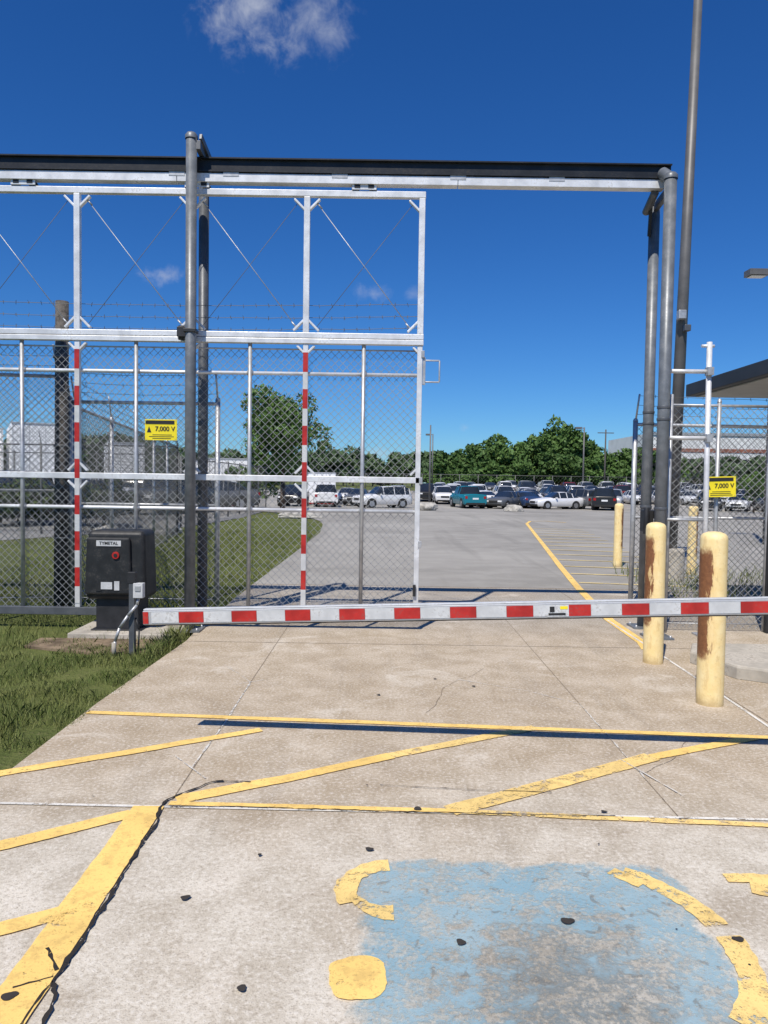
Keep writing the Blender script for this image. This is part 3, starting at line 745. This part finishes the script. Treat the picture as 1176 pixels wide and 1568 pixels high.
def car(kind,paint,x,y,deg):
    key=(kind,paint)
    if key not in cache:
        cache[key]=car_mesh(kind,paint); cache[key].name='vehicle_body'
    o=bpy.data.objects.new(names[kind],cache[key]); COL.objects.link(o); o.location=(x,y,gz(y)-.004)
    o.rotation_euler=(0,0,math.radians(deg))
for c in [('pickup','cteal',7.2,64,-82),('suv','cgrey',8.3,72,90),('sedan','cwhite',9.0,68,-80),('sedan','cgrey',10.5,64,55),('sedan','cnavy',12.1,66,-70),('sedan','csilver',13.3,68,95),('sedan','cwhite',14.9,64,20),('suv','cgrey',17.3,66,-65),('pickup','cblack',19.0,64,-105),('suv','csilver',21.6,70,70),('suv','cwhite',5.9,74,90)]:
    car(*c)
kinds=['sedan','suv','sedan','pickup','suv','sedan']; paints=['cwhite','csilver','cgrey','cwhite','cblack','cwhite','csilver','cnavy','cwhite','cred','cgrey','cwhite']
for row,(yy,xa,xb,fa) in enumerate(((80,4.5,62,90),(86,4.5,62,-90),(95,5.5,66,90),(101,5.5,66,-90),(109,7,70,90))):
    x=xa+row*.7
    while x<xb:
        if random.random()<.85 and not (27<x<29.5 and yy>100): car(random.choice(kinds),random.choice(paints),x,yy+random.uniform(-.4,.4),fa+random.uniform(-4,4))
        x+=2.75+random.uniform(-.1,.25)
for c in [('suv','cblack',29.0,66,70),('sedan','cwhite',31.6,66,60),('sedan','cgrey',34.4,66,75),('sedan','csilver',37.2,66,75),
          ('pickup','cwhite',-4.9,62,-85),('sedan','cgrey',-2.4,66,80),('suv','cwhite',-.2,60,30),('suv','cblack',-7.6,62,85),('sedan','cwhite',-3.6,72,88),('suv','csilver',1.4,74,90),('sedan','cblack',-6.6,74,90),
          ('sedan','csilver',-10.4,50,80),('suv','cwhite',-13.5,37,0),('sedan','cblack',-19,33,10),('pickup','cgrey',-24,36,0),('sedan','csilver',-12,29.5,85),('suv','cgrey',-9.6,33,70),('sedan','cwhite',-10.5,42,0),
          ('suv','cblack',-15.5,30,80),('sedan','cgrey',-8.8,38,10)]:
    car(*c)
# ------------------------------------------------------------------ trailers / containers
def trailer(x,y,w,h,l,nm='cargo_trailer',z0=1.0,rz=0.):
    e=empty(nm,(x,y,gz(y)-.02)); e.rotation_euler.z=rz; g=MB(); g.box((0,l/2,(h+z0)/2),(w,l,h-z0),'trailer')
    for i in range(4): g.box((-w/2+.06+i*(w-.12)/3,-.006,(h+z0)/2),(.025,.008,h-z0-.1),'csilver')
    g.box((0,-.02,z0+.02),(w,.04,.1),'lampr'); g.box((0,-.012,h-.05),(w,.03,.08),'galv'); g.build('box',e)
    g=MB()
    if z0>.5:
        for yy in (.8,2.0,l-1.5):
            for sg in (-1,1): g.tube((sg*(w/2-.45),yy,.5),(sg*(w/2-.02),yy,.5),.5,'tyre',n=18)
        g.box((0,l/2,z0-.1),(1.0,l-.5,.14),'blackm')
    else: g.box((0,l/2,.06),(w,l,.12),'blackm')
    g.build('chassis',e)
trailer(-9.9,47,2.5,3.1,6,'storage_container',.12,math.atan2(9.9,47)); trailer(-17.8,38,2.4,4.3,8,rz=.50); trailer(-15.0,43,2.0,3.7,6,'cargo_trailer',.9,rz=.40); trailer(-5.6,66,2.5,2.9,6,'storage_container',.12,.09); trailer(-22.0,40,2.5,4.2,8,rz=.58); trailer(-12.7,52,2.4,3.3,6,'cargo_trailer',.9,.26)

def boulder(x,y,s):
    import bmesh
    bm=bmesh.new(); bmesh.ops.create_icosphere(bm,subdivisions=3,radius=1)
    for v in bm.verts:
        n_=mnoise.noise(v.co*1.3+Vector((x,y,0)))*.35+mnoise.noise(v.co*3.5)*.12; v.co*=1+n_; v.co.x*=s[0];v.co.y*=s[1];v.co.z*=s[2]
    me=bpy.data.meshes.new('boulder'); bm.to_mesh(me); bm.free(); me.materials.append(M['rock'])
    o=bpy.data.objects.new('boulder',me); COL.objects.link(o); o.location=(x,y,gz(y)+s[2]*.4)
boulder(2.35,42,(.65,.5,.34)); boulder(7.7,44,(.6,.5,.28)); boulder(-3.4,30.5,(.9,.5,.16)); boulder(-6.2,20.8,(.5,.4,.25)); boulder(-7.3,19.4,(.35,.3,.2))

fence((-30,117),(90,121),2.6,wk='wired',k='wired',pitch=.6,r=.008,step=3,barb=False,pr=.06,z0=.18,seg=1.5)
wb=empty('warehouse_building'); g=MB()
g.box((82,173,6.3),(52,26,12.6),'bwhite'); g.build('walls',wb)
g=MB(); g.box((82,159.9,12.7),(52.6,.3,.6),'galv'); g.box((82,159.93,9.2),(52,.1,.8),'bred'); g.build('trim',wb)
g=MB()
for i in range(13): g.box((58+i*4,159.92,6.6),(2.4,.12,1.6),'glass')
for i in range(6): g.box((60+i*8,159.94,2.2),(3.6,.1,4.2),'csilver')
g.build('window',wb)
wb=empty('warehouse_building'); g=MB(); g.box((46,200,5.5),(8,14,11),'bwhite'); g.build('walls',wb); g=MB(); g.box((46,192.9,11.1),(8.4,.3,.4),'galv'); g.box((46,192.9,6.5),(6,.14,1.4),'glass'); g.build('trim',wb)

# ------------------------------------------------------------------ foliage
def leaves(centers,radii,per,size):
    out=[]
    for c,r in zip(centers,radii):
        u=rng.normal(size=(per,3)); u/=np.linalg.norm(u,axis=1)[:,None]; rad=rng.uniform(.45,1.0,(per,1))**.6
        P=np.array(c)+u*rad*np.array(r)
        a=rng.normal(size=(per,3)); a/=np.linalg.norm(a,axis=1)[:,None]; b=np.cross(a,u+rng.normal(size=(per,3))*.5); b/=np.linalg.norm(b,axis=1)[:,None]+1e-6
        s=size*rng.uniform(.6,1.4,(per,1))
        q=np.stack([P-a*s,P-b*s*.55,P+a*s,P+b*s*.55],axis=1); out.append(q.reshape(-1,3))
    return np.concatenate(out)
def crown_clumps(c,rx,rz,n,jit=1.):
    C=[];Rr=[]
    for _ in range(n):
        u=rng.normal(size=3); u/=np.linalg.norm(u); k=rng.uniform(.35,.9)
        C.append((c[0]+u[0]*rx*k,c[1]+u[1]*rx*k,c[2]+u[2]*rz*k)); q=rng.uniform(.20,.40)*jit
        Rr.append((rx*q*1.15,rx*q*1.15,rz*q*.9))
    return C,Rr
def tree(x,y,h,rx,n=26,per=330,size=.10,mat='leaf',lean=0,zc=.6,rzf=.42):
    e=empty('deciduous_tree',(x,y,gz(y))); g=MB()
    p=[Vector((0,0,-.04)),Vector((.03*h*lean,0,h*.22)),Vector((.05*h*lean,.02,h*.45)),Vector((.02*h,0,h*.78))]; rr=[.035*h*.6,.026*h*.6,.018*h*.6,.006*h*.6]
    for i in range(3): g.tube(p[i],p[i+1],rr[i],'bark',r2=rr[i+1],n=10)
    C,Rr=crown_clumps((0,0,h*zc),rx,h*rzf,n)
    for c in C:
        c=Vector(c); t=random.uniform(.25,.75); b0=p[1].lerp(p[3],t); g.tube(b0,b0.lerp(c,.55)+Vector((0,0,-.1)),.012*h*.5,'bark',r2=.007*h*.5,n=6); g.tube(b0.lerp(c,.55)+Vector((0,0,-.1)),c,.007*h*.5,'bark',r2=.002*h,n=5)
    g.build('trunk',e)
    V=leaves(C,Rr,per,size); quads_mesh('foliage',V,len(V)//4,[mat],e)
tree(-5.5,40,7.1,2.25,38,260,.11,zc=.61,rzf=.37)
tree(-7.6,43,3.4,1.6,16,250,.11,zc=.55)
tree(30,60,4.0,1.6,12,200,.12)
def treeline(name,spec,per,size,mat='leafd',nc=20):
    C=[];Rr=[]; g=MB()
    for (x,y,h,r) in spec:
        g.tube((x,y,-.04),(x,y,h*.6),.2 if h>4 else .04,'bark',r2=.08 if h>4 else .02,n=6)
        c,q=crown_clumps((x,y,h*.56),r,h*.42,nc,1.05); C+=c;Rr+=q
    V=leaves(C,Rr,per,size); e=empty(name); quads_mesh('foliage',V,len(V)//4,[mat],e); g.build('trunk',e)
def ztop(px,py,d): return 1.55+d*(737+.015*(px-588)-py)/1136
spec=[]
for px,py in ((672,708),(690,690),(708,683),(730,676),(750,684),(768,660),(788,678),(810,672),(830,656),(850,642),(867,652),(886,659),(903,675),(925,698),(948,682),(972,676),(998,690),(1020,692)):
    y=random.uniform(126,136); spec.append(((px-588)/1131*y,y,ztop(px,py,y),random.uniform(2.6,4.2)))
    spec.append(((px-580)/1131*(y-5),y-5,ztop(px,py,y)*random.uniform(.45,.65),random.uniform(2.6,3.6)))
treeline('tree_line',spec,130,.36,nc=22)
spec=[]
for px in range(-60,690,15):
    y=random.uniform(180,215); py=697+random.uniform(-8,8)
    if px<200: py-=32
    elif px<300: py-=14
    elif 490<px<545: py-=12
    elif 560<px<612: py+=14
    elif 612<=px<655: py-=8
    spec.append(((px-588)/1131*y,y,ztop(px,py,y),random.uniform(4.5,7)))
for px in range(1030,1300,20):
    y=random.uniform(146,156); spec.append(((px-588)/1131*y,y,ztop(px,700+random.uniform(-10,10),y),random.uniform(3.5,5)))
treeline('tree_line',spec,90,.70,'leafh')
spec=[]
for i in range(22): spec.append((random.uniform(-26,-8),random.uniform(22.5,25.5),random.uniform(.8,1.7),random.uniform(.6,1.1)))
treeline('shrub_row',spec,60,.10,'shrub')
def grass(name,n,xf,yr,hr,w,patch=0.):
    y=rng.uniform(yr[0],yr[1],n); x=xf(y,rng.uniform(0,1,n)); 
    pn=np.array([mnoise.noise(Vector((a*1.4,b*1.4,0))) for a,b in zip(x,y)])
    if patch>0:
        p2=np.array([mnoise.noise(Vector((a*3.1+9,b*3.1,0))) for a,b in zip(x,y)]); keep=(p2+rng.uniform(-.25,.25,n))>-patch; x=x[keep];y=y[keep];pn=pn[keep]; n=len(x)
    hgt=rng.uniform(hr[0],hr[1],n)*(1+pn*.8); ang=rng.uniform(0,2*np.pi,n); lean=rng.uniform(.1,.9,n)*hgt; la=rng.uniform(0,2*np.pi,n)
    dx=np.cos(ang)*w; dy=np.sin(ang)*w; z=np.full(n,-.034)
    b0=np.stack([x-dx,y-dy,z],1); b1=np.stack([x+dx,y+dy,z],1)
    mx=x+np.cos(la)*lean*.35; my=y+np.sin(la)*lean*.35; mz=z+hgt*.6
    m0=np.stack([mx+dx*.7,my+dy*.7,mz],1); m1=np.stack([mx-dx*.7,my-dy*.7,mz],1); t=np.stack([x+np.cos(la)*lean,y+np.sin(la)*lean,z+hgt],1)
    V=np.stack([b0,b1,m0,t,m1],1).reshape(-1,3); quads_mesh(name,V,n,['blade'],None,5)
def xf1(y,u):
    return -1.94-(u**1.35)*3.2+np.where(u<.05,.03,0)
grass('grass',40000,xf1,(3.3,6.95),(.03,.06),.0022,.10)
grass('grass',7000,lambda y,u:-2.0-u*5,(6.9,8.6),(.04,.10),.003,.15)
grass('grass',24000,lambda y,u:-1.92-u*4.5,(8.6,22),(.04,.09),.006,.3)
grass('grass',700,lambda y,u:-2.02+rng.normal(size=len(y))*.06,(6.4,7.3),(.08,.18),.003)
grass('weed',1400,lambda y,u:4+u*4,(9.4,13),(.08,.3),.006)

# ------------------------------------------------------------------ sky and sun
w=bpy.data.worlds.new('World'); scene.world=w; w.use_nodes=True; nt=w.node_tree; nt.nodes.clear(); t=NT(nt)
sunv=Vector((-.27,-.63,1.0)).normalized(); el=math.asin(sunv.z); az=math.atan2(sunv.x,sunv.y)
sky=t.n('TexSky'); sky.sky_type='NISHITA'; sky.sun_disc=False; sky.sun_elevation=el; sky.sun_rotation=az%(2*math.pi); sky.air_density=1.0; sky.dust_density=.15; sky.ozone_density=3.0; sky.altitude=300
hs=t.n('HueSaturation'); hs.inputs['Saturation'].default_value=1.25; hs.inputs['Value'].default_value=1.0; t.l(sky.outputs[0],hs.inputs['Color'])
grade=t.mix(1.0,hs.outputs[0],(.46,.82,1.25),'MULTIPLY')
tc=t.n('TexCoord'); dirv=tc.outputs['Generated']
cn=t.noise(dirv,9,5,.62,.4); cn2=t.noise(dirv,34,4,.65,.3)
tot=None
for (vx,vy,vz,r,kz,st) in ((-205,1162,725,.080,1.5,.9),(-120,1162,715,.055,1.2,.6),(-338,1146,309,.034,2.2,.75),(-22,1146,286,.036,2.4,.5),(38,1146,288,.02,1.8,.4),(122,1136,84,.012,1.3,.5),(-5,1134,42,.03,2.5,.5),(50,1134,40,.03,2.5,.45),(-420,1134,40,.04,2.5,.3)):
    d=Vector((vx,vy,vz)).normalized(); sb=t.n('VectorMath',operation='SUBTRACT'); t.l(dirv,sb.inputs[0]); sb.inputs[1].default_value=d
    ml=t.n('VectorMath',operation='MULTIPLY'); t.l(sb.outputs[0],ml.inputs[0]); ml.inputs[1].default_value=(1,1,kz)
    ln=t.n('VectorMath',operation='LENGTH'); t.l(ml.outputs[0],ln.inputs[0])
    mk=t.math('SUBTRACT',1.0,t.math('DIVIDE',ln.outputs['Value'],r))
    f=t.math('ADD',mk,t.math('ADD',t.math('MULTIPLY',t.math('SUBTRACT',cn,.5),2.4),t.math('MULTIPLY',t.math('SUBTRACT',cn2,.5),2.0)))
    f=t.math('MULTIPLY',t.ramp(f,.0,1.6),st); f=t.math('MULTIPLY',f,t.ramp(mk,-.6,.2))
    tot=f if tot is None else t.math('MAXIMUM',tot,f)
cm=t.mix(t.math('MULTIPLY',tot,.85),grade,(6.8,7.2,8.2))
bg=t.n('Background'); t.l(cm,bg.inputs[0]); bg.inputs[1].default_value=.085
wo=t.n('OutputWorld'); t.l(bg.outputs[0],wo.inputs[0])
sd=bpy.data.lights.new('sun','SUN'); sd.energy=4.9; sd.angle=math.radians(.53); sd.color=(1,.94,.85)
so=bpy.data.objects.new('sun',sd); COL.objects.link(so); so.rotation_euler=sunv.to_track_quat('Z','Y').to_euler(); so.location=sunv*30

# ------------------------------------------------------------------ camera
cd=bpy.data.cameras.new('camera'); cam=bpy.data.objects.new('camera',cd); COL.objects.link(cam); scene.camera=cam
cd.sensor_fit='VERTICAL'; cd.sensor_height=36; cd.lens=25.99; cd.clip_start=.05; cd.clip_end=3000
cam.matrix_world=Matrix.Translation((0,0,1.55))@Matrix.Rotation(math.radians(90-2.38),4,'X')@Matrix.Rotation(math.radians(.86),4,'Z')
scene.view_settings.view_transform='Standard'; scene.view_settings.look='None'; scene.view_settings.exposure=0
